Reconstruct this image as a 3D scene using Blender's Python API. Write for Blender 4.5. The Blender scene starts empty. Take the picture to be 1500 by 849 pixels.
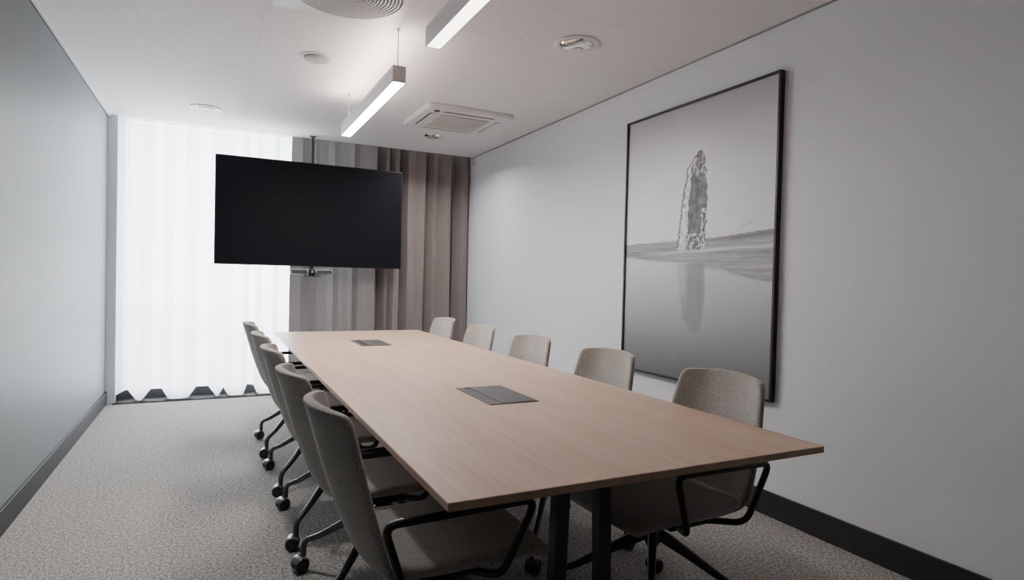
import bpy, bmesh, math, random
from mathutils import Vector, Matrix, noise
random.seed(4)
C = bpy.context.scene.collection
PI = math.pi

# ------------------------------------------------------------------ helpers
def link(name, me, m=None, parent=None, smooth=False):
    o = bpy.data.objects.new(name, me)
    C.objects.link(o)
    if m is not None and me is not None:
        me.materials.append(m)
    if smooth and me is not None:
        for p in me.polygons: p.use_smooth = True
    if parent is not None: o.parent = parent
    return o

def obj(name, bm, m=None, parent=None, smooth=False, auto=None):
    bmesh.ops.recalc_face_normals(bm, faces=bm.faces)
    me = bpy.data.meshes.new(name)
    bm.to_mesh(me); bm.free()
    o = link(name, me, m, parent, smooth)
    if auto: 
        for p in me.polygons: p.use_smooth = True
        me.set_sharp_from_angle(angle=math.radians(auto))
    return o

def thing(name, label, cat, loc=(0, 0, 0), rotz=0, group=None):
    o = bpy.data.objects.new(name, None)
    o.empty_display_size = .1
    C.objects.link(o)
    o.location = loc; o.rotation_euler = (0, 0, rotz)
    o['label'] = label; o['category'] = cat
    if group: o['group'] = group
    return o

def tag(o, label, cat, group=None):
    o['label'] = label; o['category'] = cat
    if group: o['group'] = group
    return o

def struct(o):
    o['kind'] = 'structure'
    return o

def box(bm, x0, x1, y0, y1, z0, z1, bev=0, seg=2):
    r = bmesh.ops.create_cube(bm, size=1)
    vs = r['verts']
    for v in vs:
        v.co = Vector(((x0 + x1) / 2 + v.co.x * (x1 - x0), (y0 + y1) / 2 + v.co.y * (y1 - y0), (z0 + z1) / 2 + v.co.z * (z1 - z0)))
    if bev:
        es = list({e for v in vs for e in v.link_edges})
        bmesh.ops.bevel(bm, geom=es, offset=bev, segments=seg, profile=.5, affect='EDGES')
    return vs

def boxo(name, b, m, parent=None, bev=0):
    bm = bmesh.new(); box(bm, *b, bev=bev)
    return obj(name, bm, m, parent)

def lathe(bm, prof, cx=0, cy=0, n=32, axis='z', close=True):
    """prof: list of (radius, z)."""
    rings = []
    for r, z in prof:
        ring = []
        if r < 1e-6:
            ring = [bm.verts.new((cx, cy, z))]
        else:
            for k in range(n):
                a = 2 * PI * k / n
                ring.append(bm.verts.new((cx + r * math.cos(a), cy + r * math.sin(a), z)))
        rings.append(ring)
    for a, b in zip(rings, rings[1:]):
        if len(a) == 1 and len(b) == 1: continue
        for k in range(n):
            k2 = (k + 1) % n
            if len(a) == 1: bm.faces.new((a[0], b[k], b[k2]))
            elif len(b) == 1: bm.faces.new((a[k], a[k2], b[0]))
            else: bm.faces.new((a[k], a[k2], b[k2], b[k]))
    return [v for r in rings for v in r]

def fillet(pts, rad, n=6, closed=False):
    pts = [Vector(p) for p in pts]
    out = []
    N = len(pts)
    for i, p in enumerate(pts):
        if not closed and (i == 0 or i == N - 1):
            out.append(p); continue
        a = pts[i - 1]; b = pts[(i + 1) % N]
        da = (a - p); db = (b - p)
        r = min(rad, da.length * .48, db.length * .48)
        A = p + da.normalized() * r; B = p + db.normalized() * r
        for k in range(n + 1):
            t = k / n
            out.append(A * (1 - t) ** 2 + p * 2 * t * (1 - t) + B * t * t)
    return out

def tube(bm, pts, rad, n=10, closed=False, flat=None):
    """sweep; rad float or list; flat=(w,h) list gives an oval/rect section."""
    pts = [Vector(p) for p in pts]
    N = len(pts)
    rads = rad if isinstance(rad, (list, tuple)) else [rad] * N
    rings = []
    up = None
    for i, p in enumerate(pts):
        if closed: t = (pts[(i + 1) % N] - pts[i - 1]).normalized()
        else: t = (pts[min(i + 1, N - 1)] - pts[max(i - 1, 0)]).normalized()
        if up is None:
            ref = Vector((0, 0, 1)) if abs(t.z) < .9 else Vector((0, 1, 0))
            up = (ref - t * ref.dot(t)).normalized()
        else:
            up = (up - t * up.dot(t))
            up.normalize()
        side = t.cross(up).normalized()
        ring = []
        for k in range(n):
            a = 2 * PI * (k + .5) / n
            r = rads[i]
            if isinstance(r, (list, tuple)):
                ca, sa = math.cos(a), math.sin(a)
                ex = .45
                ring.append(bm.verts.new(p + side * (math.copysign(abs(ca) ** ex, ca) * r[0]) + up * (math.copysign(abs(sa) ** ex, sa) * r[1])))
            else:
                ring.append(bm.verts.new(p + side * (math.cos(a) * r) + up * (math.sin(a) * r)))
        rings.append(ring)
    M = N if closed else N - 1
    for i in range(M):
        a, b = rings[i], rings[(i + 1) % N]
        off = 0
        if closed and i == N - 1:
            off = min(range(n), key=lambda s: (a[0].co - b[s].co).length)
        for k in range(n):
            bm.faces.new((a[k], a[(k + 1) % n], b[(k + 1 + off) % n], b[(k + off) % n]))
    if not closed:
        bm.faces.new(rings[0]); bm.faces.new(rings[-1])

# ------------------------------------------------------------------ materials
def s2l(c):
    return tuple(((x / 12.92) if x <= .04045 else ((x + .055) / 1.055) ** 2.4) for x in c)

def mat(name, col, rough=.6, metal=0, spec=.5, bump=None, var=None, coat=0):
    """col linear rgb; bump=(scale, strength, distance); var=(scale, amount)"""
    m = bpy.data.materials.new(name); m.use_nodes = True
    nt = m.node_tree; b = nt.nodes['Principled BSDF']
    b.inputs['Base Color'].default_value = (*col, 1)
    b.inputs['Roughness'].default_value = rough
    b.inputs['Metallic'].default_value = metal
    b.inputs['Specular IOR Level'].default_value = spec
    b.inputs['Coat Weight'].default_value = coat
    tc = nt.nodes.new('ShaderNodeTexCoord')
    if bump:
        n = nt.nodes.new('ShaderNodeTexNoise'); n.inputs['Scale'].default_value = bump[0]; n.inputs['Detail'].default_value = 3
        nt.links.new(tc.outputs['Object'], n.inputs['Vector'])
        bp = nt.nodes.new('ShaderNodeBump'); bp.inputs['Strength'].default_value = bump[1]; bp.inputs['Distance'].default_value = bump[2]
        nt.links.new(n.outputs['Fac'], bp.inputs['Height']); nt.links.new(bp.outputs['Normal'], b.inputs['Normal'])
    if var:
        n = nt.nodes.new('ShaderNodeTexNoise'); n.inputs['Scale'].default_value = var[0]; n.inputs['Detail'].default_value = 4
        nt.links.new(tc.outputs['Object'], n.inputs['Vector'])
        r = nt.nodes.new('ShaderNodeValToRGB')
        r.color_ramp.elements[0].position = .3; r.color_ramp.elements[1].position = .7
        a = var[1]
        r.color_ramp.elements[0].color = (*[c * (1 - a) for c in col], 1)
        r.color_ramp.elements[1].color = (*[min(1, c * (1 + a)) for c in col], 1)
        nt.links.new(n.outputs['Fac'], r.inputs['Fac']); nt.links.new(r.outputs['Color'], b.inputs['Base Color'])
    return m

def emit(name, col, s):
    m = bpy.data.materials.new(name); m.use_nodes = True
    nt = m.node_tree; nt.nodes.clear()
    e = nt.nodes.new('ShaderNodeEmission'); e.inputs['Color'].default_value = (*col, 1); e.inputs['Strength'].default_value = s
    o = nt.nodes.new('ShaderNodeOutputMaterial'); nt.links.new(e.outputs[0], o.inputs[0])
    return m

M = {}
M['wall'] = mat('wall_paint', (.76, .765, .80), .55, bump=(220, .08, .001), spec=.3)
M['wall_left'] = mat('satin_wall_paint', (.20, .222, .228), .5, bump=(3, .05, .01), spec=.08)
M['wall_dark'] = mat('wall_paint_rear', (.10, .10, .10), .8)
M['white'] = mat('white_lacquer', (.78, .78, .78), .4)
M['white_plastic'] = mat('white_plastic', (.72, .71, .70), .4)
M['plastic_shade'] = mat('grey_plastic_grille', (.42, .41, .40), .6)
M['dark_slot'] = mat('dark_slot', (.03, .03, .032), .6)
M['baseboard'] = mat('dark_grey_baseboard', (.030, .032, .033), .5, spec=.25)
M['seam'] = mat('shadow_gap', (.12, .12, .12), .8)
M['black_metal'] = mat('black_powder_coat', (.018, .018, .019), .38, spec=.5)
M['graphite'] = mat('graphite_powder_coat', (.060, .065, .066), .36)
M['base_metal'] = mat('dark_grey_cast_metal', (.050, .050, .051), .34, spec=.5)
M['wheel'] = mat('black_wheel', (.022, .022, .023), .32)
M['wheel_hood'] = mat('grey_wheel_hood', (.11, .11, .112), .3)
M['chrome'] = mat('polished_reflector', (.85, .83, .80), .12, metal=1)
M['alu'] = mat('brushed_aluminium', (.55, .54, .50), .38, metal=.6)
M['alu_white'] = mat('white_aluminium_profile', (.74, .73, .72), .35)
M['tv_black'] = mat('black_plastic_bezel', (.008, .008, .010), .35)
M['screen'] = mat('switched_off_screen', (.009, .009, .013), .5, spec=.08)
M['frame'] = mat('black_picture_frame', (.012, .012, .013), .4)
M['strip'] = emit('lamp_diffuser', (1.0, .94, .90), 85.0)
M['strip_dim'] = emit('lamp_diffuser_dimmed', (1.0, .94, .90), 4.0)
M['bulb'] = mat('frosted_bulb', (.75, .70, .64), .25)

def fabric_chair():
    m = bpy.data.materials.new('grey_woven_upholstery'); m.use_nodes = True
    nt = m.node_tree; b = nt.nodes['Principled BSDF']
    tc = nt.nodes.new('ShaderNodeTexCoord')
    n = nt.nodes.new('ShaderNodeTexNoise'); n.inputs['Scale'].default_value = 260; n.inputs['Detail'].default_value = 2
    n2 = nt.nodes.new('ShaderNodeTexNoise'); n2.inputs['Scale'].default_value = 6; n2.inputs['Detail'].default_value = 2
    for q in (n, n2): nt.links.new(tc.outputs['Object'], q.inputs['Vector'])
    r = nt.nodes.new('ShaderNodeValToRGB')
    r.color_ramp.elements[0].position = .32; r.color_ramp.elements[1].position = .68
    r.color_ramp.elements[0].color = (.285, .264, .245, 1); r.color_ramp.elements[1].color = (.53, .50, .47, 1)
    nt.links.new(n.outputs['Fac'], r.inputs['Fac'])
    mx = nt.nodes.new('ShaderNodeMixRGB'); mx.blend_type = 'MULTIPLY'; mx.inputs['Fac'].default_value = .25
    nt.links.new(r.outputs['Color'], mx.inputs['Color1']); nt.links.new(n2.outputs['Fac'], mx.inputs['Color2'])
    nt.links.new(mx.outputs['Color'], b.inputs['Base Color'])
    bp = nt.nodes.new('ShaderNodeBump'); bp.inputs['Strength'].default_value = .35; bp.inputs['Distance'].default_value = .0015
    nt.links.new(n.outputs['Fac'], bp.inputs['Height']); nt.links.new(bp.outputs['Normal'], b.inputs['Normal'])
    b.inputs['Roughness'].default_value = .9; b.inputs['Specular IOR Level'].default_value = .15
    b.inputs['Sheen Weight'].default_value = .25; b.inputs['Sheen Roughness'].default_value = .5
    return m
M['fabric'] = fabric_chair()

def carpet():
    m = bpy.data.materials.new('grey_loop_carpet'); m.use_nodes = True
    nt = m.node_tree; b = nt.nodes['Principled BSDF']
    tc = nt.nodes.new('ShaderNodeTexCoord')
    def N(scale, det):
        n = nt.nodes.new('ShaderNodeTexNoise'); n.inputs['Scale'].default_value = scale; n.inputs['Detail'].default_value = det
        nt.links.new(tc.outputs['Object'], n.inputs['Vector']); return n
    a, c, d = N(170, 2), N(75, 3), N(1.3, 2)
    ad = nt.nodes.new('ShaderNodeMath'); ad.operation = 'MULTIPLY_ADD'; ad.inputs[1].default_value = .45
    nt.links.new(c.outputs['Fac'], ad.inputs[0])
    ml = nt.nodes.new('ShaderNodeMath'); ml.operation = 'MULTIPLY'; ml.inputs[1].default_value = .55
    nt.links.new(a.outputs['Fac'], ml.inputs[0]); nt.links.new(ml.outputs[0], ad.inputs[2])
    r = nt.nodes.new('ShaderNodeValToRGB')
    r.color_ramp.elements[0].position = .42; r.color_ramp.elements[1].position = .58
    r.color_ramp.elements[0].color = (.160, .150, .142, 1); r.color_ramp.elements[1].color = (.455, .437, .416, 1)
    nt.links.new(ad.outputs[0], r.inputs['Fac'])
    mx = nt.nodes.new('ShaderNodeMixRGB'); mx.blend_type = 'MULTIPLY'; mx.inputs['Fac'].default_value = .12
    nt.links.new(r.outputs['Color'], mx.inputs['Color1']); nt.links.new(d.outputs['Fac'], mx.inputs['Color2'])
    nt.links.new(mx.outputs['Color'], b.inputs['Base Color'])
    bp = nt.nodes.new('ShaderNodeBump'); bp.inputs['Strength'].default_value = .7; bp.inputs['Distance'].default_value = .004
    nt.links.new(a.outputs['Fac'], bp.inputs['Height']); nt.links.new(bp.outputs['Normal'], b.inputs['Normal'])
    b.inputs['Roughness'].default_value = .95; b.inputs['Specular IOR Level'].default_value = .1
    return m
M['carpet'] = carpet()

def oak():
    m = bpy.data.materials.new('pale_oak_veneer'); m.use_nodes = True
    nt = m.node_tree; b = nt.nodes['Principled BSDF']
    tc = nt.nodes.new('ShaderNodeTexCoord')
    def ramp(src, p0, c0, p1, c1):
        r = nt.nodes.new('ShaderNodeValToRGB')
        r.color_ramp.elements[0].position = p0; r.color_ramp.elements[1].position = p1
        r.color_ramp.elements[0].color = (*c0, 1); r.color_ramp.elements[1].color = (*c1, 1)
        nt.links.new(src, r.inputs['Fac']); return r
    def N(sc, scale, det):
        mp = nt.nodes.new('ShaderNodeMapping'); mp.inputs['Scale'].default_value = sc
        nt.links.new(tc.outputs['Object'], mp.inputs['Vector'])
        n = nt.nodes.new('ShaderNodeTexNoise'); n.inputs['Scale'].default_value = scale; n.inputs['Detail'].default_value = det
        n.inputs['Distortion'].default_value = .3
        nt.links.new(mp.outputs[0], n.inputs['Vector']); return n
    g = N((30, 1.2, 30), 2.2, 6); f = N((160, 5, 160), 2, 3); w = N((5, .8, 5), 1.6, 3)
    r1 = ramp(g.outputs['Fac'], .3, (.505, .352, .262), .72, (.62, .455, .352))
    r2 = ramp(f.outputs['Fac'], .35, (.90, .885, .87), .6, (1, 1, 1))
    r3 = ramp(w.outputs['Fac'], .35, (.90, .86, .83), .65, (1.0, 1.0, 1.0))
    mx = nt.nodes.new('ShaderNodeMixRGB'); mx.blend_type = 'MULTIPLY'; mx.inputs['Fac'].default_value = .7
    nt.links.new(r1.outputs['Color'], mx.inputs['Color1']); nt.links.new(r2.outputs['Color'], mx.inputs['Color2'])
    mx2 = nt.nodes.new('ShaderNodeMixRGB'); mx2.blend_type = 'MULTIPLY'; mx2.inputs['Fac'].default_value = .9
    nt.links.new(mx.outputs['Color'], mx2.inputs['Color1']); nt.links.new(r3.outputs['Color'], mx2.inputs['Color2'])
    nt.links.new(mx2.outputs['Color'], b.inputs['Base Color'])
    b.inputs['Roughness'].default_value = .42; b.inputs['Specular IOR Level'].default_value = .4
    bp = nt.nodes.new('ShaderNodeBump'); bp.inputs['Strength'].default_value = .12; bp.inputs['Distance'].default_value = .001
    nt.links.new(f.outputs['Fac'], bp.inputs['Height']); nt.links.new(bp.outputs['Normal'], b.inputs['Normal'])
    return m
M['oak'] = oak()

def ceiling_mat(xs, ys):
    """white ceiling tiles with hairline joints at the given x and y (world metres)"""
    m = bpy.data.materials.new('white_ceiling_tiles'); m.use_nodes = True
    nt = m.node_tree; b = nt.nodes['Principled BSDF']
    tc = nt.nodes.new('ShaderNodeTexCoord'); sp = nt.nodes.new('ShaderNodeSeparateXYZ')
    nt.links.new(tc.outputs['Object'], sp.inputs[0])
    last = None
    for ax, vals in (('X', xs), ('Y', ys)):
        for v in vals:
            s = nt.nodes.new('ShaderNodeMath'); s.operation = 'COMPARE'
            s.inputs[1].default_value = v; s.inputs[2].default_value = .002
            nt.links.new(sp.outputs[ax], s.inputs[0])
            if last is None: last = s
            else:
                k = nt.nodes.new('ShaderNodeMath'); k.operation = 'MAXIMUM'
                nt.links.new(last.outputs[0], k.inputs[0]); nt.links.new(s.outputs[0], k.inputs[1]); last = k
    mx = nt.nodes.new('ShaderNodeMixRGB')
    mx.inputs['Color1'].default_value = (.80, .79, .785, 1); mx.inputs['Color2'].default_value = (.67, .66, .655, 1)
    nt.links.new(last.outputs[0], mx.inputs['Fac']); nt.links.new(mx.outputs[0], b.inputs['Base Color'])
    b.inputs['Roughness'].default_value = .75; b.inputs['Specular IOR Level'].default_value = .25
    return m

def cloth(name, col, transl, transp, weave=500):
    m = bpy.data.materials.new(name); m.use_nodes = True
    nt = m.node_tree; nt.nodes.clear()
    o = nt.nodes.new('ShaderNodeOutputMaterial')
    d = nt.nodes.new('ShaderNodeBsdfDiffuse'); d.inputs['Color'].default_value = (*col, 1)
    t = nt.nodes.new('ShaderNodeBsdfTranslucent'); t.inputs['Color'].default_value = (*col, 1)
    mx = nt.nodes.new('ShaderNodeMixShader'); mx.inputs[0].default_value = transl
    nt.links.new(d.outputs[0], mx.inputs[1]); nt.links.new(t.outputs[0], mx.inputs[2])
    last = mx
    if transp:
        tr = nt.nodes.new('ShaderNodeBsdfTransparent')
        m2 = nt.nodes.new('ShaderNodeMixShader'); m2.inputs[0].default_value = transp
        nt.links.new(mx.outputs[0], m2.inputs[1]); nt.links.new(tr.outputs[0], m2.inputs[2]); last = m2
    nt.links.new(last.outputs[0], o.inputs[0])
    return m
M['sheer'] = cloth('white_sheer_voile', (.90, .91, .95), .55, .28)

def heavy():
    m = mat('taupe_curtain_cloth', (.25, .215, .207), .85, spec=.2, bump=(400, .3, .001), var=(60, .06))
    m.node_tree.nodes['Principled BSDF'].inputs['Sheen Weight'].default_value = .3
    return m
M['heavy'] = heavy()
def translucent_add(m, col, f):
    nt = m.node_tree; b = nt.nodes['Principled BSDF']; o = nt.nodes['Material Output']
    t = nt.nodes.new('ShaderNodeBsdfTranslucent'); t.inputs['Color'].default_value = (*col, 1)
    mx = nt.nodes.new('ShaderNodeMixShader'); mx.inputs[0].default_value = f
    nt.links.new(b.outputs[0], mx.inputs[1]); nt.links.new(t.outputs[0], mx.inputs[2]); nt.links.new(mx.outputs[0], o.inputs[0])
translucent_add(M['heavy'], (.34, .33, .34), .035)

def glass():
    m = bpy.data.materials.new('window_glass'); m.use_nodes = True
    nt = m.node_tree; nt.nodes.clear()
    o = nt.nodes.new('ShaderNodeOutputMaterial')
    tr = nt.nodes.new('ShaderNodeBsdfTransparent'); gl = nt.nodes.new('ShaderNodeBsdfGlossy'); gl.inputs['Roughness'].default_value = .02
    fr = nt.nodes.new('ShaderNodeFresnel'); fr.inputs['IOR'].default_value = 1.3
    mx = nt.nodes.new('ShaderNodeMixShader')
    nt.links.new(fr.outputs[0], mx.inputs[0]); nt.links.new(tr.outputs[0], mx.inputs[1]); nt.links.new(gl.outputs[0], mx.inputs[2])
    nt.links.new(mx.outputs[0], o.inputs[0])
    return m
M['glass'] = glass()

# ------------------------------------------------------------------ the room
H = 2.6; XL = -.857; XR = 2.664; YB = 6.47; YW = 6.78; YF = -1.0
T = .12
struct(boxo('floor', (XL - T, XR + T, YF - T, YW + T, -.1, 0), M['carpet']))
xs = [-.385, .225, .897, 1.56]; ys = [2.70, 3.345, 4.70]
# hole for the air diffuser is covered by its plate
struct(boxo('ceiling', (XL - T, XR + T, YF - T, YB - .01, H, H + .10), ceiling_mat(xs, ys)))
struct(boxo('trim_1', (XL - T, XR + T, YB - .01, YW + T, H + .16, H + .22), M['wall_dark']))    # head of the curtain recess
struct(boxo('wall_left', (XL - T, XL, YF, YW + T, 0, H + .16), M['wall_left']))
struct(boxo('wall_right', (XR, XR + T, YF, YW + T, 0, H + .16), M['wall']))
struct(boxo('wall_front', (XL - T, XR + T, YF - T, YF, 0, H), M['wall_dark']))
WX0, WX1 = -.80, 1.50
bm = bmesh.new()
box(bm, WX1, XR, YW, YW + T, 0, H + .16)
box(bm, XL, WX0, YW, YW + T, 0, H + .16)
box(bm, WX0, WX1, YW, YW + T, H + .10, H + .16)
struct(obj('wall_back', bm, M['wall']))
# window behind the sheer
win = struct(bpy.data.objects.new('window_1', None)); C.objects.link(win); win.location = ((WX0 + WX1) / 2, YW + .05, 0)
bm = bmesh.new()
w2 = (WX1 - WX0) / 2
box(bm, -w2, -w2 + .05, -.03, .03, 0, H + .10); box(bm, w2 - .05, w2, -.03, .03, 0, H + .10)
box(bm, -w2 + .05, w2 - .05, -.03, .03, 0, .07); box(bm, -w2 + .05, w2 - .05, -.03, .03, H + .04, H + .10)
box(bm, -w2 + .05, w2 - .05, -.03, .03, .68, .72); box(bm, .50, .55, -.03, .03, .07, .68); box(bm, .50, .55, -.03, .03, .72, H + .04)
obj('window_frame', bm, M['white'], win)
boxo('pane', (-w2 + .05, w2 - .05, -.004, .004, .07, .68), M['glass'], win)
boxo('pane', (-w2 + .05, w2 - .05, -.004, .004, .72, H + .04), M['glass'], win)
# pale reveal at the left of the window recess
struct(boxo('trim_2', (XL, XL + .075, YB + .02, YB + .05, 0, H + .16), mat('blue_grey_reveal', (.66, .71, .75), .5)))
# baseboards and ceiling trims
struct(boxo('baseboard_left', (XL, XL + .014, YF, YB + .02, 0, .118), M['baseboard'], bev=.002))
struct(boxo('baseboard_right', (XR - .014, XR, YF, YB + .02, 0, .130), mat('charcoal_baseboard', (.022, .022, .024), .45), bev=.002))
bm = bmesh.new()
box(bm, XL, XL + .022, YF, YB - .01, H - .012, H)
struct(obj('trim_3', bm, M['white']))
struct(boxo('trim_4', (XL, XL + .006, YF, YB - .01, H - .020, H - .012), M['seam']))
struct(boxo('trim_5', (XR - .010, XR, YF, YB - .01, H - .007, H), mat('grey_trim', (.30, .30, .30), .6)))
# dark convector grille along the window foot
g = thing('floor_grille', 'dark floor grille running along the foot of the window curtain', 'grille', (.9, 6.50, 0))
bm = bmesh.new(); box(bm, -1.70, 1.76, -.055, .20, 0, .006)
obj('grille_frame', bm, M['dark_slot'], g)
bm = bmesh.new()
for k in range(9): box(bm, -1.69, 1.75, -.045 + k * .027, -.037 + k * .027, .006, .011)
obj('slats', bm, M['baseboard'], g)
bm = bmesh.new(); box(bm, -1.70, 1.74, .205, .235, .0, .085)
obj('hem_gap_backing', bm, M['dark_slot'], g)  # added dark strip, stands in for the shade under the sheer hem

# ------------------------------------------------------------------ curtains
def curtain(name, path, z0f, z1, m, nz=10, sway=.006, seed=0):
    """path: list of (x, y) along the curtain, z0f(x, y) hem height"""
    bm = bmesh.new(); cols = []
    for (x, y) in path:
        col = []
        z0 = z0f(x, y)
        for k in range(nz + 1):
            t = k / nz
            z = z0 + (z1 - z0) * t
            if k == 1: z = .155; t = .05
            dx = sway * noise.noise(Vector((x * 5, z * .8, seed))) * (1 - t) * 2
            dy = sway * noise.noise(Vector((x * 5, z * .8, seed + 9))) * (1 - t) * 2
            col.append(bm.verts.new((x + dx, y + dy, z)))
        cols.append(col)
    for a, b in zip(cols, cols[1:]):
        for k in range(nz): bm.faces.new((a[k], b[k], b[k + 1], a[k + 1]))
    o = obj(name, bm, m, smooth=True)
    return o

def wave(keys, n=10):
    """keys (x, depth); cosine-eased between; steep folds get a slight overhang"""
    out = []
    for (x0, y0), (x1, y1) in zip(keys, keys[1:]):
        for k in range(n):
            t = k / n
            e = .5 - .5 * math.cos(PI * t)
            xx = x0 + (x1 - x0) * (t - .10 * math.sin(2 * PI * t))
            out.append((xx, y0 + (y1 - y0) * e))
    out.append(keys[-1])
    return out
# sheer: valleys (far) and ridges (near)
YS = 6.56
skeys = [(-.79, .02), (-.70, .05), (-.60, -.03), (-.50, .05), (-.43, .055), (-.33, -.045), (-.24, -.045), (-.12, .055), (-.03, .05), (.05, -.02),
         (.10, .035), (.19, -.05), (.27, -.04), (.325, .045), (.38, .04), (.44, -.045), (.55, -.05), (.60, .045), (.70, .10), (.78, .115), (.86, .13)]
spath = wave([(x, YS + d) for x, d in skeys])
def shem(x, y):
    return .010 + .090 * min(1, max(0, (y - YS + .01) / .055))
sheer = curtain('sheer_curtain', spath, shem, H + .15, M['sheer'], nz=8, sway=.008, seed=3)
sheer.data.materials.append(cloth('sheer_hem_band', (.93, .94, .97), .5, .04))
for p in sheer.data.polygons:
    if max(sheer.data.vertices[v].co.z for v in p.vertices) < .16: p.material_index = 1
tag(sheer, 'white translucent sheer curtain glowing in front of the window', 'curtain')
# heavy taupe curtain; dark valleys and light ridges read from their places
YH = 6.49
hkeys = [(.735, .03), (.70, -.01), (.80, -.03), (.90, .03), (.935, -.035), (.975, .0), (1.08, .06), (1.14, .055), (1.17, -.03), (1.22, -.01), (1.30, .055),
         (1.345, .05), (1.375, -.035), (1.46, -.04), (1.55, -.03), (1.60, .07), (1.66, -.03), (1.70, -.025), (1.717, .03), (1.765, -.03), (1.80, -.02), (1.85, .07), (1.90, -.035),
         (1.99, -.02), (2.05, -.045), (2.105, -.03), (2.13, .07), (2.20, -.03), (2.27, .02), (2.34, -.04), (2.40, -.03), (2.455, .07), (2.49, .06), (2.535, -.035), (2.62, -.02), (2.635, .02), (2.65, .07)]
hpath = wave([(min(x * 1.008, XR - .012), YH + .062 + d * 1.5) for x, d in hkeys], 14)
#
hv = curtain('drape_curtain', hpath, lambda x, y: .014, H + .15, M['heavy'], nz=8, sway=.012, seed=7)
tag(hv, 'heavy taupe grey drape curtain hanging in deep folds behind the television', 'curtain')

# ------------------------------------------------------------------ table
TX0, TX1, TY0, TY1, TZ = .459, 1.673, 1.21, 5.28, .74
TCX = (TX0 + TX1) / 2; TCY = (TY0 + TY1) / 2
tb = thing('conference_table', 'long pale oak conference table with dark metal legs in the middle of the room', 'table', (TCX, TCY, 0))
bm = bmesh.new(); box(bm, TX0 - TCX, TX1 - TCX, TY0 - TCY, TY1 - TCY, TZ - .021, TZ, bev=.0028)
obj('tabletop', bm, M['oak'], tb)
bm = bmesh.new()
for s in (-1, 1): box(bm, s * .10 - .02, s * .10 + .02, -1.70, 1.95, TZ - .066, TZ - .0215)
for yy in (-1.63, .315, 1.91): box(bm, -.48, .48, yy - .025, yy + .025, TZ - .0665, TZ - .0211)
obj('underframe', bm, M['graphite'], tb)
def post(x0, x1, y, s=.023):
    bm = bmesh.new()
    v = []
    for z, x in ((0.0, x1), (TZ - .0665, x0)):
        v.append([bm.verts.new((x + dx * s, y + dy * s, z)) for dx, dy in ((-1, -1), (1, -1), (1, 1), (-1, 1))])
    for k in range(4): bm.faces.new((v[0][k], v[0][(k + 1) % 4], v[1][(k + 1) % 4], v[1][k]))
    bm.faces.new(v[0]); bm.faces.new(v[1])
    bmesh.ops.bevel(bm, geom=bm.edges[:], offset=.002, segments=1, affect='EDGES')
    return bm
for yy in (-1.63, .315, 1.91):
    for s in (-1, 1): obj('leg', post(s * .073, s * .095, yy), M['graphite'], tb)
def cable_box(x0, x1, y0, y1, label):
    t = thing('cable_hatch', label, 'hatch', ((x0 + x1) / 2, (y0 + y1) / 2, TZ), group=None)
    w, d = (x1 - x0) / 2, (y1 - y0) / 2
    gm = mat('anodised_hatch', (.055, .055, .056), .5)
    bm = bmesh.new()
    box(bm, -w, w, -d, -d + .008, 0.0002, .003); box(bm, -w, w, d - .008, d, 0.0002, .003)
    box(bm, -w, -w + .035, -d + .008, d - .008, 0.0002, .003); box(bm, w - .008, w, -d + .008, d - .008, 0.0002, .003)
    obj('rim', bm, gm, t)
    lid = bmesh.new(); box(lid, -w + .062, w - .010, -d + .010, d - .010, 0.0002, .004, bev=.001)
    obj('lid', lid, gm, t)
    br = bmesh.new(); box(br, -w + .037, -w + .060, -d + .010, d - .010, 0.0002, .0015)
    obj('cable_slot', br, M['wheel'], t)
cable_box(.955, 1.168, 2.09, 2.455, 'dark grey cable hatch set in the table top, the one nearer the camera')
cable_box(.915, 1.125, 4.13, 4.50, 'dark grey cable hatch in the far end of the table top near the television')

# ------------------------------------------------------------------ chairs
def shell_grid(rows, nu=12, thick=.03):
    """rows: (x_centre, z_centre, half width, forward edge offset dx, edge dz)"""
    bm = bmesh.new(); R = []
    for (x, z, hw, ex, ez) in rows:
        r = []
        for k in range(nu + 1):
            u = -1 + 2 * k / nu
            w = abs(u) ** 2.2
            r.append(bm.verts.new((x + ex * w, u * hw, z + ez * w)))
        R.append(r)
    for a, b in zip(R, R[1:]):
        for k in range(nu): bm.faces.new((a[k], a[k + 1], b[k + 1], b[k]))
    bmesh.ops.recalc_face_normals(bm, faces=bm.faces)
    return bm

def shell_obj(name, rows, thick, m, parent):
    bm = shell_grid(rows)
    me = bpy.data.meshes.new(name); bm.to_mesh(me); bm.free()
    o = link(name, me, m, parent, smooth=True)
    s = o.modifiers.new('Solidify', 'SOLIDIFY'); s.thickness = thick; s.offset = 0; s.use_even_offset = False
    b = o.modifiers.new('Subsurf', 'SUBSURF'); b.levels = 2; b.render_levels = 2
    return o

seat_rows = [(.262, .422, .215, -.010, 0), (.258, .434, .226, -.008, .0), (.232, .446, .233, -.006, .002), (.12, .449, .238, 0, .006), (.0, .446, .242, 0, .009),
             (-.10, .443, .240, 0, .010), (-.165, .445, .236, 0, .012), (-.205, .455, .225, .012, .012), (-.222, .468, .212, .02, .012)]
back_rows = [(-.10, .414, .150, 0, .004), (-.17, .418, .200, 0, .012), (-.215, .428, .222, .012, .02), (-.245, .452, .233, .028, .018), (-.265, .49, .238, .040, .010), (-.285, .54, .238, .048, 0),
             (-.318, .63, .234, .056, 0), (-.345, .72, .226, .062, -.002), (-.367, .80, .216, .068, -.003), (-.382, .85, .207, .072, -.006),
             (-.389, .875, .196, .070, -.010), (-.392, .884, .182, .064, -.012)]

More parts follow.
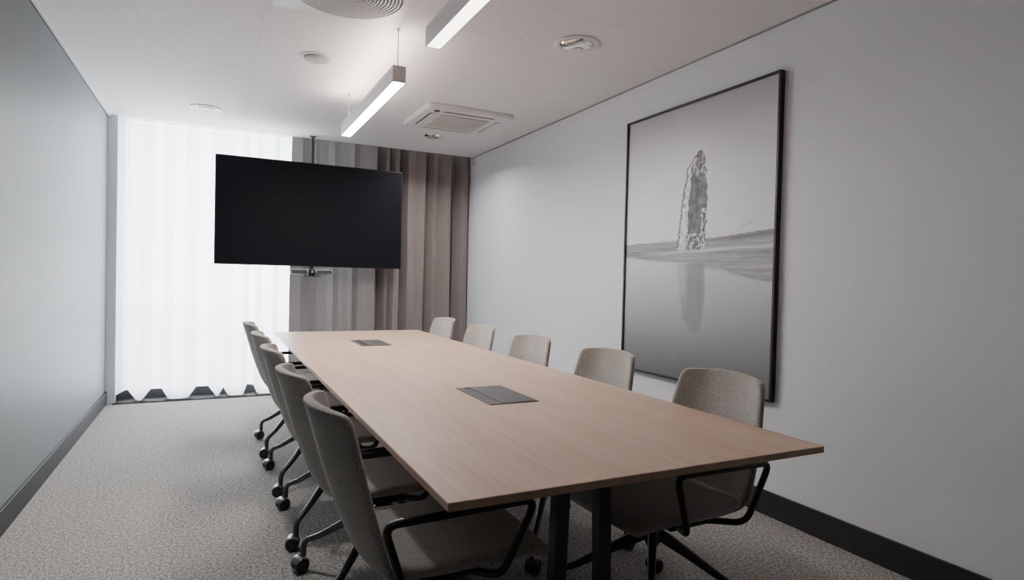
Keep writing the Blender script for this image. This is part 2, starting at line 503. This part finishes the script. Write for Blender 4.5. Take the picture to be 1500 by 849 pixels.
def caster(bm_hood, bm_wheels, x, y, ang):
    ca, sa = math.cos(ang), math.sin(ang)
    R = Matrix.Translation((x, y, 0)) @ Matrix.Rotation(ang, 4, 'Z') @ Matrix.Scale(1.12, 4)
    for s in (-1, 1):
        vs = lathe(bm_wheels, [(0, s * .006), (.024, s * .006), (.0265, s * .010), (.0265, s * .021), (.023, s * .025), (0, s * .0255)], n=20)
        for v in vs:
            c = v.co.copy(); v.co = R @ Vector((c.x - .012, c.z, c.y + .0265))
    # hood between and over the wheels
    prof = []
    n0 = len(bm_hood.verts)
    A = []
    for k in range(9):
        a = math.radians(20 + 150 * k / 8)
        A.append((math.cos(a) * .029 - .012, math.sin(a) * .029 + .0265))
    vin = [( -.012, .0265)]
    for s in (-1, 1): pass
    rows = []
    for yy in (-.0063, .0063):
        rows.append([bm_hood.verts.new(R @ Vector((px, yy, pz))) for px, pz in A] + [bm_hood.verts.new(R @ Vector((-.012, yy, .022)))])
    n = len(rows[0])
    for k in range(n): bm_hood.faces.new((rows[0][k], rows[0][(k + 1) % n], rows[1][(k + 1) % n], rows[1][k]))
    bm_hood.faces.new(rows[0]); bm_hood.faces.new(rows[1])
    # shoulder caps above each wheel
    for s in (-1, 1):
        rr = []
        for yy, sc in ((s * .006, 1.0), (s * .022, 1.0), (s * .0265, .9)):
            rr.append([bm_hood.verts.new(R @ Vector((math.cos(math.radians(35 + 120 * k / 8)) * .0295 * sc - .012, yy, math.sin(math.radians(35 + 120 * k / 8)) * .0295 * sc + .0265))) for k in range(9)])
        for a, b in zip(rr, rr[1:]):
            for k in range(8): bm_hood.faces.new((a[k], a[k + 1], b[k + 1], b[k]))

LEG_R = .360
def make_chair():
    t = thing('conference_chair', '', 'chair')
    shell_obj('seat', seat_rows, .034, M['fabric'], t)
    shell_obj('backrest', back_rows, .026, M['fabric'], t)
    for s in (-1, 1):
        bm = bmesh.new()
        pts = fillet([(-.182, s * .258, .412), (-.252, s * .290, .620), (.168, s * .290, .628), (.085, s * .258, .418), (.03, s * .15, .398), (-.10, s * .15, .398)], .040, 6, closed=True)
        tube(bm, pts, .0112, n=10, closed=True)
        obj('armrest', bm, M['black_metal'], t, smooth=True)
    bm = bmesh.new()
    box(bm, -.12, .06, -.155, .155, .383, .400, bev=.004)
    box(bm, -.07, .05, -.06, .06, .355, .384, bev=.008)
    obj('seat_mount', bm, M['black_metal'], t)
    bm = bmesh.new()
    lathe(bm, [(0, .265), (.020, .265), (.029, .285), (.030, .335), (.027, .342), (.027, .360), (.021, .363), (.021, .382), (0, .382)], n=24)
    obj('column', bm, M['base_metal'], t, auto=40)
    for k in range(4):
        a = PI / 4 + k * PI / 2
        ca, sa = math.cos(a), math.sin(a)
        base = [(.012, .318), (.06, .292), (.12, .257), (.20, .207), (.28, .158), (LEG_R - .022, .132), (LEG_R - .006, .117), (LEG_R, .098), (LEG_R, .060)]
        sec = [(.017, .022), (.016, .021), (.0145, .018), (.0125, .0145), (.011, .012), (.0105, .011), (.0105, .0105), (.010, .010), (.010, .010)]
        bm = bmesh.new(); tube(bm, [(r * ca, r * sa, z) for r, z in base], sec, n=12)
        leg = obj('leg', bm, M['base_metal'], t, auto=50)
        bh = bmesh.new(); bw = bmesh.new()
        aa = [.6, .30, -.20, 2.8][k]
        caster(bh, bw, LEG_R * ca, LEG_R * sa, aa)
        me = bpy.data.meshes.new('caster')
        off = len(bh.verts)
        tmp = bpy.data.meshes.new('tmp'); bmesh.ops.recalc_face_normals(bw, faces=bw.faces); bw.to_mesh(tmp); bw.free()
        nf = len(bh.faces)
        bmesh.ops.recalc_face_normals(bh, faces=bh.faces)
        bh.from_mesh(tmp); bh.faces.ensure_lookup_table()
        for i, f in enumerate(bh.faces): f.material_index = 0 if i < nf else 1
        bh.to_mesh(me); bh.free(); bpy.data.meshes.remove(tmp)
        me.materials.append(M['wheel_hood']); me.materials.append(M['wheel'])
        for p in me.polygons: p.use_smooth = True
        me.set_sharp_from_angle(angle=math.radians(40))
        c = bpy.data.objects.new('caster', me); C.objects.link(c); c.parent = leg
    return t

def dup(root, loc, rotz):
    r = root.copy(); C.objects.link(r); r.location = loc; r.rotation_euler = (0, 0, rotz)
    for ch in list(root.children):
        c = ch.copy(); C.objects.link(c); c.parent = r
        for g_ in ch.children:
            d = g_.copy(); C.objects.link(d); d.parent = c
    return r

chair0 = make_chair()
D = math.radians
chairs = [
    (.630, 1.72, D(0), 'grey upholstered conference chair nearest the camera on the left side of the table'),
    (.610, 2.34, D(1), 'grey conference chair second from the camera on the left side of the table'),
    (.605, 3.05, D(-1), 'grey conference chair in the middle of the left row of five'),
    (.600, 3.77, D(1), 'grey conference chair second from the window end in the left row'),
    (.590, 4.54, D(0), 'grey conference chair at the window end of the left row, farthest left chair'),
    (1.448, 1.72, D(182), 'grey conference chair nearest the camera on the right side, below the framed picture'),
    (1.438, 2.45, D(184), 'grey conference chair second from the camera on the right side of the table'),
    (1.41, 3.19, D(184), 'grey conference chair in the middle of the right row against the plain wall'),
    (1.414, 3.98, D(183), 'grey conference chair second from the curtains on the right side of the table'),
    (1.414, 4.76, D(183), 'grey conference chair at the curtain end of the right row'),
]
for i, (x, y, rz, lab) in enumerate(chairs):
    if i == 0: c = chair0; c.location = (x, y, 0); c.rotation_euler = (0, 0, rz)
    else: c = dup(chair0, (x, y, 0), rz)
    if i == 5:
        for ch in c.children:
            if ch.name.startswith('leg'): ch.rotation_euler = (0, 0, D(3))
    c['label'] = lab; c['category'] = 'chair'; c['group'] = 'conference chairs around the table'

# ------------------------------------------------------------------ television
TVY = 6.2
tv = thing('television', 'large switched off black television hanging on a pole in front of the curtains', 'television', (.887, TVY, 1.295))
bm = bmesh.new(); box(bm, -.880, .880, .004, .045, 0, 1.012, bev=.003)
obj('bezel', bm, M['tv_black'], tv)
bm = bmesh.new(); box(bm, -.870, .870, .0, .0035, .012, 1.002)
obj('screen', bm, M['screen'], tv)
bm = bmesh.new(); box(bm, -.45, .45, .0455, .075, .18, .80, bev=.006)
obj('rear_housing', bm, M['tv_black'], tv)
po = thing('ceiling_pole', 'dark perforated ceiling pole that carries the television', 'pole', (.880, 6.345, 1.4))
bm = bmesh.new(); box(bm, -.015, .015, -.012, .018, 0, 1.195, bev=.002)
obj('pole', bm, M['graphite'], po)
bm = bmesh.new()
for k in range(40):
    lathe_v = lathe(bm, [(0, 0), (.0045, 0), (.0045, .002), (0, .002)], n=8)
    for v in lathe_v:
        c_ = v.co.copy(); v.co = Vector((c_.x, -.0125 - c_.z, .72 + k * .0118 + c_.y))
obj('pin_holes', bm, M['wheel'], po)
bm = bmesh.new(); box(bm, -.30, .30, -.065, -.0125, .15, .21); box(bm, -.30, .30, -.065, -.0125, .42, .48)
obj('mount_bracket', bm, M['black_metal'], po)
bm = bmesh.new(); box(bm, -.030, .030, -.022, .028, 1.192, 1.1995)
obj('ceiling_plate', bm, M['graphite'], po)
# video bar with round camera below the screen
vb = thing('video_bar', 'grey video conferencing bar with a round camera below the television', 'camera', (.868, 6.19, 1.243))
bm = bmesh.new(); box(bm, -.205, .205, -.03, .03, -.026, .026, bev=.0255, seg=5)
obj('housing', bm, mat('grey_bar_housing', (.40, .40, .41), .45), vb)
smm = mat('dark_speaker_mesh', (.06, .06, .062), .8)
for a_, b_ in ((-.190, -.045), (.045, .190)):
    bm = bmesh.new(); box(bm, a_, b_, -.034, -.028, -.017, .017, bev=.0029)
    obj('speaker_mesh', bm, smm, vb)
bm = bmesh.new()
for v in lathe(bm, [(0, .048), (.012, .048), (.017, .043), (.028, .040), (.034, .036), (.034, .0), (0, 0)], n=28):
    c_ = v.co.copy(); v.co = Vector((c_.x, -c_.z, c_.y))
obj('camera_ring', bm, M['tv_black'], vb, auto=40)
bm = bmesh.new()
for v in lathe(bm, [(0, .0505), (.006, .0503), (.0115, .0485), (.0115, .047), (0, .047)], n=24):
    c_ = v.co.copy(); v.co = Vector((c_.x, -c_.z, c_.y))
obj('lens', bm, mat('camera_glass', (.25, .25, .28), .08), vb, smooth=True)
bm = bmesh.new(); box(bm, -.085, .085, -.035, .03, -.045, -.036, bev=.003); box(bm, -.03, .03, -.01, .01, -.037, -.025)
obj('stand_foot', bm, M['tv_black'], vb)
bm = bmesh.new(); box(bm, -.02, .02, .015, .03, .0, .0515); 
obj('hanger', bm, M['tv_black'], vb)

# ------------------------------------------------------------------ picture
PY0, PY1, PZ0, PZ1 = 2.222, 3.522, .607, 2.345
pic = thing('framed_picture', 'tall grey framed photograph of a sea stack and its reflection on the right wall', 'picture', (XR, (PY0 + PY1) / 2, PZ0))
hw = (PY1 - PY0) / 2; ph = PZ1 - PZ0
bm = bmesh.new()
fw = .012; dp = .034
box(bm, -dp, -.001, -hw, -hw + fw, 0, ph); box(bm, -dp, -.001, hw - fw, hw, 0, ph)
box(bm, -dp, -.001, -hw + fw, hw - fw, 0, fw); box(bm, -dp, -.001, -hw + fw, hw - fw, ph - fw, ph)
obj('picture_frame', bm, M['frame'], pic)
def fbm(x, y, s=0):
    return noise.fractal(Vector((x, y, s)), .7, 2.1, 5)
def sm(a, b, x):
    t = min(1, max(0, (x - a) / (b - a))); return t * t * (3 - 2 * t)
def lerp_t(tab, v):
    for (a, ca), (b, cb) in zip(tab, tab[1:]):
        if v <= b:
            t = 0 if v <= a else (v - a) / (b - a)
            return ca + (cb - ca) * t
    return tab[-1][1]
def rock_edges(v):
    L = lerp_t([(.47, .405), (.49, .410), (.56, .422), (.66, .440), (.72, .458), (.765, .466), (.785, .495), (.805, .512), (.82, .540), (.83, .56)], v)
    Mid = lerp_t([(.47, .462), (.50, .470), (.54, .485), (.62, .482), (.72, .495), (.77, .500), (.79, .50), (.83, .51)], v)
    R = lerp_t([(.47, .600), (.52, .604), (.62, .610), (.68, .606), (.74, .598), (.79, .588), (.805, .580), (.818, .570), (.83, .555)], v)
    return L, Mid, R
def art(u, v):
    """grey value 0..1 (display) of the misty sea stack photograph at u right, v up"""
    sky = lerp_t([(.50, .84), (.62, .85), (.75, .82), (.88, .76), (1.0, .67)], v) + .02 * (1 - abs(u - .2) * 2)
    hor = .510 + .012 * (u - .5) + .010 * sm(.65, 1, u)
    wat = lerp_t([(0, .40), (.10, .47), (.20, .57), (.32, .68), (.42, .77), (.50, .79)], v)
    g = sky
    if v < hor:
        st = fbm(u * 2.2, v * 70, 1.3)
        st2 = fbm(u * 7, v * 160, 4.1)
        land = .59 + .10 * st + .06 * st2
        land -= .12 * sm(.60, .95, u) * sm(hor - .035, hor - .002, v)
        land += .20 * math.exp(-((v - (.468 + .016 * (u - .5))) / .006) ** 2) * sm(.1, .5, u)
        shore = .432 - .035 * sm(.35, .75, u) - .03 * sm(.7, 1, u) + .022 * (1 - sm(0, .35, u)) + .012 * fbm(u * 5, v * 30, 7)
        k = sm(shore - .008, shore + .006, v)
        g = wat * (1 - k) + land * k
        if v < shore + .01 and v > .33:
            rip = fbm(u * 6, v * 60 + u * 9, 2.2)
            g -= .13 * max(0, rip - .1) * sm(.5, .8, u) * sm(.33, .38, v)
    # ragged rock
    if v > .462:
        rag = .008 * fbm(3, v * 60, 5)
        L, Md, R = rock_edges(v)
        L += rag; R += .008 * fbm(9, v * 50, 2); Md += .012 * fbm(5, v * 30, 8)
        top = .826 + .008 * fbm(u * 60, 1, 1)
        base = .474 + .006 * fbm(u * 40, 2, 3)
        if L < u < R and base < v < top:
            tex = fbm(u * 45, v * 38, 6)
            if u < Md:
                g = .86 + .12 * tex
                if u < L + .012: g = .50 + .1 * tex
                if fbm(u * 70, v * 45, 3) < -.28: g -= .18
            else:
                g = .40 + .11 * tex + .05 * fbm(u * 25, v * 9, 3)
                low = 1 - sm(.50, .545, v)
                if fbm(u * 70, v * 60, 12) > .12 and (low > .2 or (u > R - .035 and v < .62)): g = .82
                if v > .72:
                    if fbm(u * 55, v * 50, 15) > .08 + .3 * sm(.5, .6, u): g = .72
                if v > .80: g -= .05
    # soft reflection
    vr = .46 + (.455 - v) * 1.28
    if v < .43 and v > .17:
        L, Md, R = rock_edges(min(.83, vr))
        k = sm(L - .012, L + .015, u) * (1 - sm(R - .015, R + .012, u)) * (1 - sm(.80, .835, vr)) * sm(.430, .418, v)
        tone = .53 - .10 * sm(.43, .2, v) + (.14 * (1 - sm(Md - .02, Md + .02, u)) * (1 - sm(.6, .75, vr)))
        k *= .85 - .45 * sm(.36, .18, v)
        g = g * (1 - k) + tone * k
    # faint birds far right
    for bu, bv in ((.83, .545), (.87, .553)):
        d = ((u - bu) / .014) ** 2 + ((v - bv) / .006) ** 2
        if d < 4: g -= .10 * math.exp(-d) * (1 if fbm(u * 90, v * 90, 4) > -.2 else 0)
    g += .010 * fbm(u * 3, v * 3, 11)
    return min(.97, max(.1, g))
NU, NV = 300, 400
PW = hw - fw
vs = []; cols = []
for j in range(NV + 1):
    v = j / NV
    for i in range(NU + 1):
        u = i / NU
        vs.append((-.020, PW - u * 2 * PW, fw + v * (ph - 2 * fw)))
        g_ = min(.975, art(u, v) * 1.10)
        cols.append((*s2l((g_ * .985, g_ * .985, min(1, g_ * 1.015))), 1))
fs = []
for j in range(NV):
    for i in range(NU):
        a = j * (NU + 1) + i
        fs.append((a, a + NU + 1, a + NU + 2, a + 1))
me = bpy.data.meshes.new('photo_print'); me.from_pydata(vs, [], fs)
ca = me.color_attributes.new('print', 'FLOAT_COLOR', 'POINT')
ca.data.foreach_set('color', [c for col in cols for c in col])
pm = bpy.data.materials.new('misty_photo_print'); pm.use_nodes = True
at = pm.node_tree.nodes.new('ShaderNodeAttribute'); at.attribute_name = 'print'
pb = pm.node_tree.nodes['Principled BSDF']; pb.inputs['Roughness'].default_value = .5; pb.inputs['Specular IOR Level'].default_value = .3
pm.node_tree.links.new(at.outputs['Color'], pb.inputs['Base Color'])
link('photo_print', me, pm, pic)

# ------------------------------------------------------------------ ceiling fittings
def pendant(y0, y1, wires, label, strip='strip'):
    t = thing('pendant_light', label, 'light', (.915, y0, 2.30), group='linear pendant lights over the table')
    L = y1 - y0; w = .037; h = .092
    bm = bmesh.new()
    box(bm, -w, -w + .004, .004, L - .004, 0, h); box(bm, w - .004, w, .004, L - .004, 0, h)
    box(bm, -w + .004, w - .004, .004, L - .004, h - .012, h)
    # recessed rail along each flank
    box(bm, -w - .003, -w, .004, L - .004, h - .030, h - .022); box(bm, w, w + .003, .004, L - .004, h - .030, h - .022)
    obj('profile', bm, M['alu_white'], t)
    bm = bmesh.new(); box(bm, -w + .0042, w - .0042, .0045, L - .0045, .002, .012)
    obj('diffuser', bm, M[strip], t)
    for yy in (0, L - .004):
        bm = bmesh.new(); box(bm, -w, w, yy, yy + .004, 0, h)
        obj('end_cap', bm, M['alu'], t)
    for wy in wires:
        bm = bmesh.new(); tube(bm, [(-.005, wy - y0, h - .002), (-.005, wy - y0, .2985)], .0028, n=8)
        lathe(bm, [(0, .287), (.008, .287), (.008, .2995), (0, .2995)], cx=-.005, cy=wy - y0, n=16)
        obj('suspension_wire', bm, M['alu'], t)
pendant(3.32, 4.82, (3.34, 4.70), 'white linear pendant light hanging nearer the television')
pendant(1.25, 2.745, (1.27, ), 'white linear pendant light nearer the camera, cut by the top of the picture', 'strip_dim')

def downlight(x, y, r, label, kind):
    t = thing('downlight', label, 'light', (x, y, H), group='recessed ceiling downlights')
    bm = bmesh.new()
    lathe(bm, [(r * .74, -.002), (r * .80, -.008), (r * .97, -.006), (r, -.0005), (r * .74, -.0005), (r * .74, -.002)], n=40)
    obj('trim_ring', bm, M['white'], t, smooth=True)
    if kind == 'chrome':
        bm = bmesh.new()
        lathe(bm, [(r * .74, -.002), (r * .71, -.010), (r * .60, -.018), (r * .42, -.026), (r * .22, -.031), (0, -.032)], n=40)
        obj('reflector', bm, M['chrome'], t, smooth=True)
        bm = bmesh.new()
        lathe(bm, [(0, -.0350), (r * .20, -.0345), (r * .24, -.0325), (r * .22, -.0313), (0, -.0322)], n=24)
        obj('lamp', bm, M['bulb'], t, smooth=True)
    else:
        bm = bmesh.new(); lathe(bm, [(0, -.0062), (r * .46, -.0062), (r * .5, -.0052), (0, -.0052)], n=32)
        obj('lamp', bm, mat('grey_lens', (.05, .052, .055), .4), t, smooth=True)
        bm = bmesh.new(); lathe(bm, [(r * .5, -.0015), (r * .76, -.004), (r * .76, -.001), (r * .5, -.001), (r * .5, -.0015)], n=40)
        obj('reflector', bm, M['white'], t, smooth=True)
downlight(-.068, 5.755, .122, 'white rimmed ceiling downlight with grey centre above the sheer curtain', 'grey')
downlight(1.888, 3.030, .137, 'polished ceiling downlight above the framed picture near the right wall', 'chrome')
downlight(1.903, 5.655, .112, 'polished ceiling downlight beside the air conditioning cassette near the curtains', 'chrome')

sd = thing('ceiling_sensor', 'flat round white cover disc on the ceiling left of the pendant light', 'sensor', (.577, 4.033, H))
bm = bmesh.new(); lathe(bm, [(0, -.020), (.066, -.020), (.080, -.014), (.082, -.006), (.082, -.0005), (0, -.0005)], n=40)
obj('cover', bm, M['plastic_shade'], sd, auto=60)
bm = bmesh.new(); lathe(bm, [(.0825, -.0005), (.104, -.0005), (.104, -.004), (.0825, -.006), (.0825, -.0005)], n=40)
obj('base_ring', bm, M['white'], sd, auto=60)

# swirl air diffuser
df = thing('air_diffuser', 'square white air diffuser with a round slotted disc in the ceiling', 'vent', (.5745, 3.022, H))
bm = bmesh.new(); box(bm, -.322, .322, -.322, .322, -.010, -.0005, bev=.003)
obj('frame', bm, M['white'], df)
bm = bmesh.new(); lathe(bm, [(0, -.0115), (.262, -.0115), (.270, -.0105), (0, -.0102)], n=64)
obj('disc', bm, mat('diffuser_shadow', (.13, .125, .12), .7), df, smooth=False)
bm = bmesh.new()
for k in range(15):
    r = .020 + k * .0172
    lathe(bm, [(r, -.0116), (r + .0015, -.020), (r + .0065, -.020), (r + .008, -.0116)], n=72)
obj('fins', bm, M['white'], df, smooth=False)
boxo('edge_seam', (-.322, .322, .3225, .328, -.006, -.0005), M['seam'], df)  # dark strip drawn as the seam line at the plate edge

# air conditioning cassette
ac = thing('air_conditioner', 'square white ceiling air conditioning cassette near the curtains', 'air conditioner', (1.885, 4.95, H))
bm = bmesh.new()
W_, D_ = .385, .37
n = 8
prof = [(1.0, -.001), (1.0, -.016), (.965, -.034), (.90, -.040)]
def rrect(w, d, r):
    out = []
    for cx, cy, a0 in ((w - r, d - r, 0), (-w + r, d - r, 90), (-w + r, -d + r, 180), (w - r, -d + r, 270)):
        for k in range(n + 1):
            a = math.radians(a0 + 90 * k / n); out.append((cx + r * math.cos(a), cy + r * math.sin(a)))
    return out
rings = []
for sc, z in prof:
    rings.append([bm.verts.new((x, y, z)) for x, y in rrect(W_ * sc, D_ * sc, .05 * sc)])
for a, b in zip(rings, rings[1:]):
    for k in range(len(a)): bm.faces.new((a[k], a[(k + 1) % len(a)], b[(k + 1) % len(a)], b[k]))
bm.faces.new(rings[-1]); bm.faces.new(rings[0])
obj('panel', bm, M['white_plastic'], ac, auto=30)
bm = bmesh.new(); box(bm, -.215, .215, -.205, .205, -.0455, -.0405, bev=.002)
gr = obj('intake_grille', bm, mat('intake_grille', (.45, .42, .39), .7), ac)
bm = bmesh.new()
for k in range(24): box(bm, -.205, .205, -.195 + k * .0168, -.190 + k * .0168, -.0475, -.0456)
obj('grille_bars', bm, M['white_plastic'], gr)
for (x0, x1, y0, y1) in ((-.22, .22, -.300, -.262), (-.22, .22, .262, .300), (-.315, -.275, -.21, .21), (.275, .315, -.21, .21)):
    bm = bmesh.new(); box(bm, x0, x1, y0, y1, -.0412, -.0404)
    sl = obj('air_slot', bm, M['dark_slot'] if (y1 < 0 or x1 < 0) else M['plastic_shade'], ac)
    bm = bmesh.new()
    if x1 - x0 > y1 - y0: box(bm, x0 + .005, x1 - .005, y0 + .016, y1 - .002, -.0465, -.0414)
    else: box(bm, x0 + .015, x1 - .003, y0 + .005, y1 - .005, -.0465, -.0414)
    obj('flap', bm, M['white_plastic'], sl)
bm = bmesh.new(); lathe(bm, [(0, -.046), (.022, -.046), (.026, -.0405), (0, -.0405)], cx=-.285, cy=-.285, n=24)
obj('sensor_eye', bm, M['wheel'], ac)

# ------------------------------------------------------------------ light
world = bpy.data.worlds.new('overcast'); bpy.context.scene.world = world
world.use_nodes = True
bg = world.node_tree.nodes['Background']; bg.inputs['Color'].default_value = (.86, .92, 1.0, 1); bg.inputs['Strength'].default_value = 2.0
def area(name, loc, rot, sx, sy, power, col):
    l = bpy.data.lights.new(name, 'AREA'); l.shape = 'RECTANGLE'; l.size = sx; l.size_y = sy; l.energy = power; l.color = col
    o = bpy.data.objects.new(name, l); C.objects.link(o); o.location = loc; o.rotation_euler = rot
    return o
area('daylight', (.35, 7.6, 1.5), (-PI / 2, 0, 0), 3.2, 3.0, 440, (.90, .95, 1.0))
area('pendant_uplight', (.915, 4.07, 2.41), (PI, 0, 0), .05, 1.45, 6, (1.0, .80, .72))
area('pendant_uplight', (.915, 2.00, 2.41), (PI, 0, 0), .05, 1.45, 1, (1.0, .86, .80))
def disk(name, x, y, z, size, power, col, spread=130):
    o = area(name, (x, y, z), (0, 0, 0), size, size, power, col); o.data.shape = 'DISK'; o.data.spread = math.radians(spread)
disk('added_fill_lamp', 1.888, 3.03, H - .037, .04, 1.5, (1, .93, .86))  # added fill light; the downlight at this spot is unlit
disk('added_fill_lamp', 1.903, 5.655, H - .037, .04, 9, (1, .95, .92), 150)  # added fill at another unlit downlight, brightens the far right wall
disk('added_fill_lamp', -.068, 3.03, H - .010, .16, 6, (1, .95, .90), 120)  # added unseen lamp, lifts the outer backs of the left chairs
area('window_portal', (.35, YW + .14, 1.35), (-PI / 2, 0, 0), 2.3, 2.6, 1, (1, 1, 1)).data.cycles.is_portal = True

# ------------------------------------------------------------------ camera
f_, yaw, pit, rol, hh = 884.876, .4603, -.0191, .0241, 1.2257
F = Vector((math.sin(yaw) * math.cos(pit), math.cos(yaw) * math.cos(pit), math.sin(pit)))
R = Vector((math.cos(yaw), -math.sin(yaw), 0)); U = R.cross(F)
R2 = math.cos(rol) * R + math.sin(rol) * U; U2 = -math.sin(rol) * R + math.cos(rol) * U
cd = bpy.data.cameras.new('camera'); cam = bpy.data.objects.new('camera', cd); C.objects.link(cam)
cd.sensor_fit = 'HORIZONTAL'; cd.sensor_width = 36; cd.lens = f_ / 1500 * 36; cd.clip_start = .02
mt = Matrix((R2, U2, -F)).transposed().to_4x4(); mt.translation = (0, 0, hh)
cam.matrix_world = mt
sc = bpy.context.scene
sc.camera = cam
sc.view_settings.view_transform = 'AgX'; sc.view_settings.look = 'None'
sc.view_settings.exposure = .82; sc.view_settings.gamma = 1
sc.cycles.use_denoising = True
sc.cycles.max_bounces = 10; sc.cycles.diffuse_bounces = 7; sc.cycles.transparent_max_bounces = 16
sc.cycles.sample_clamp_indirect = 4
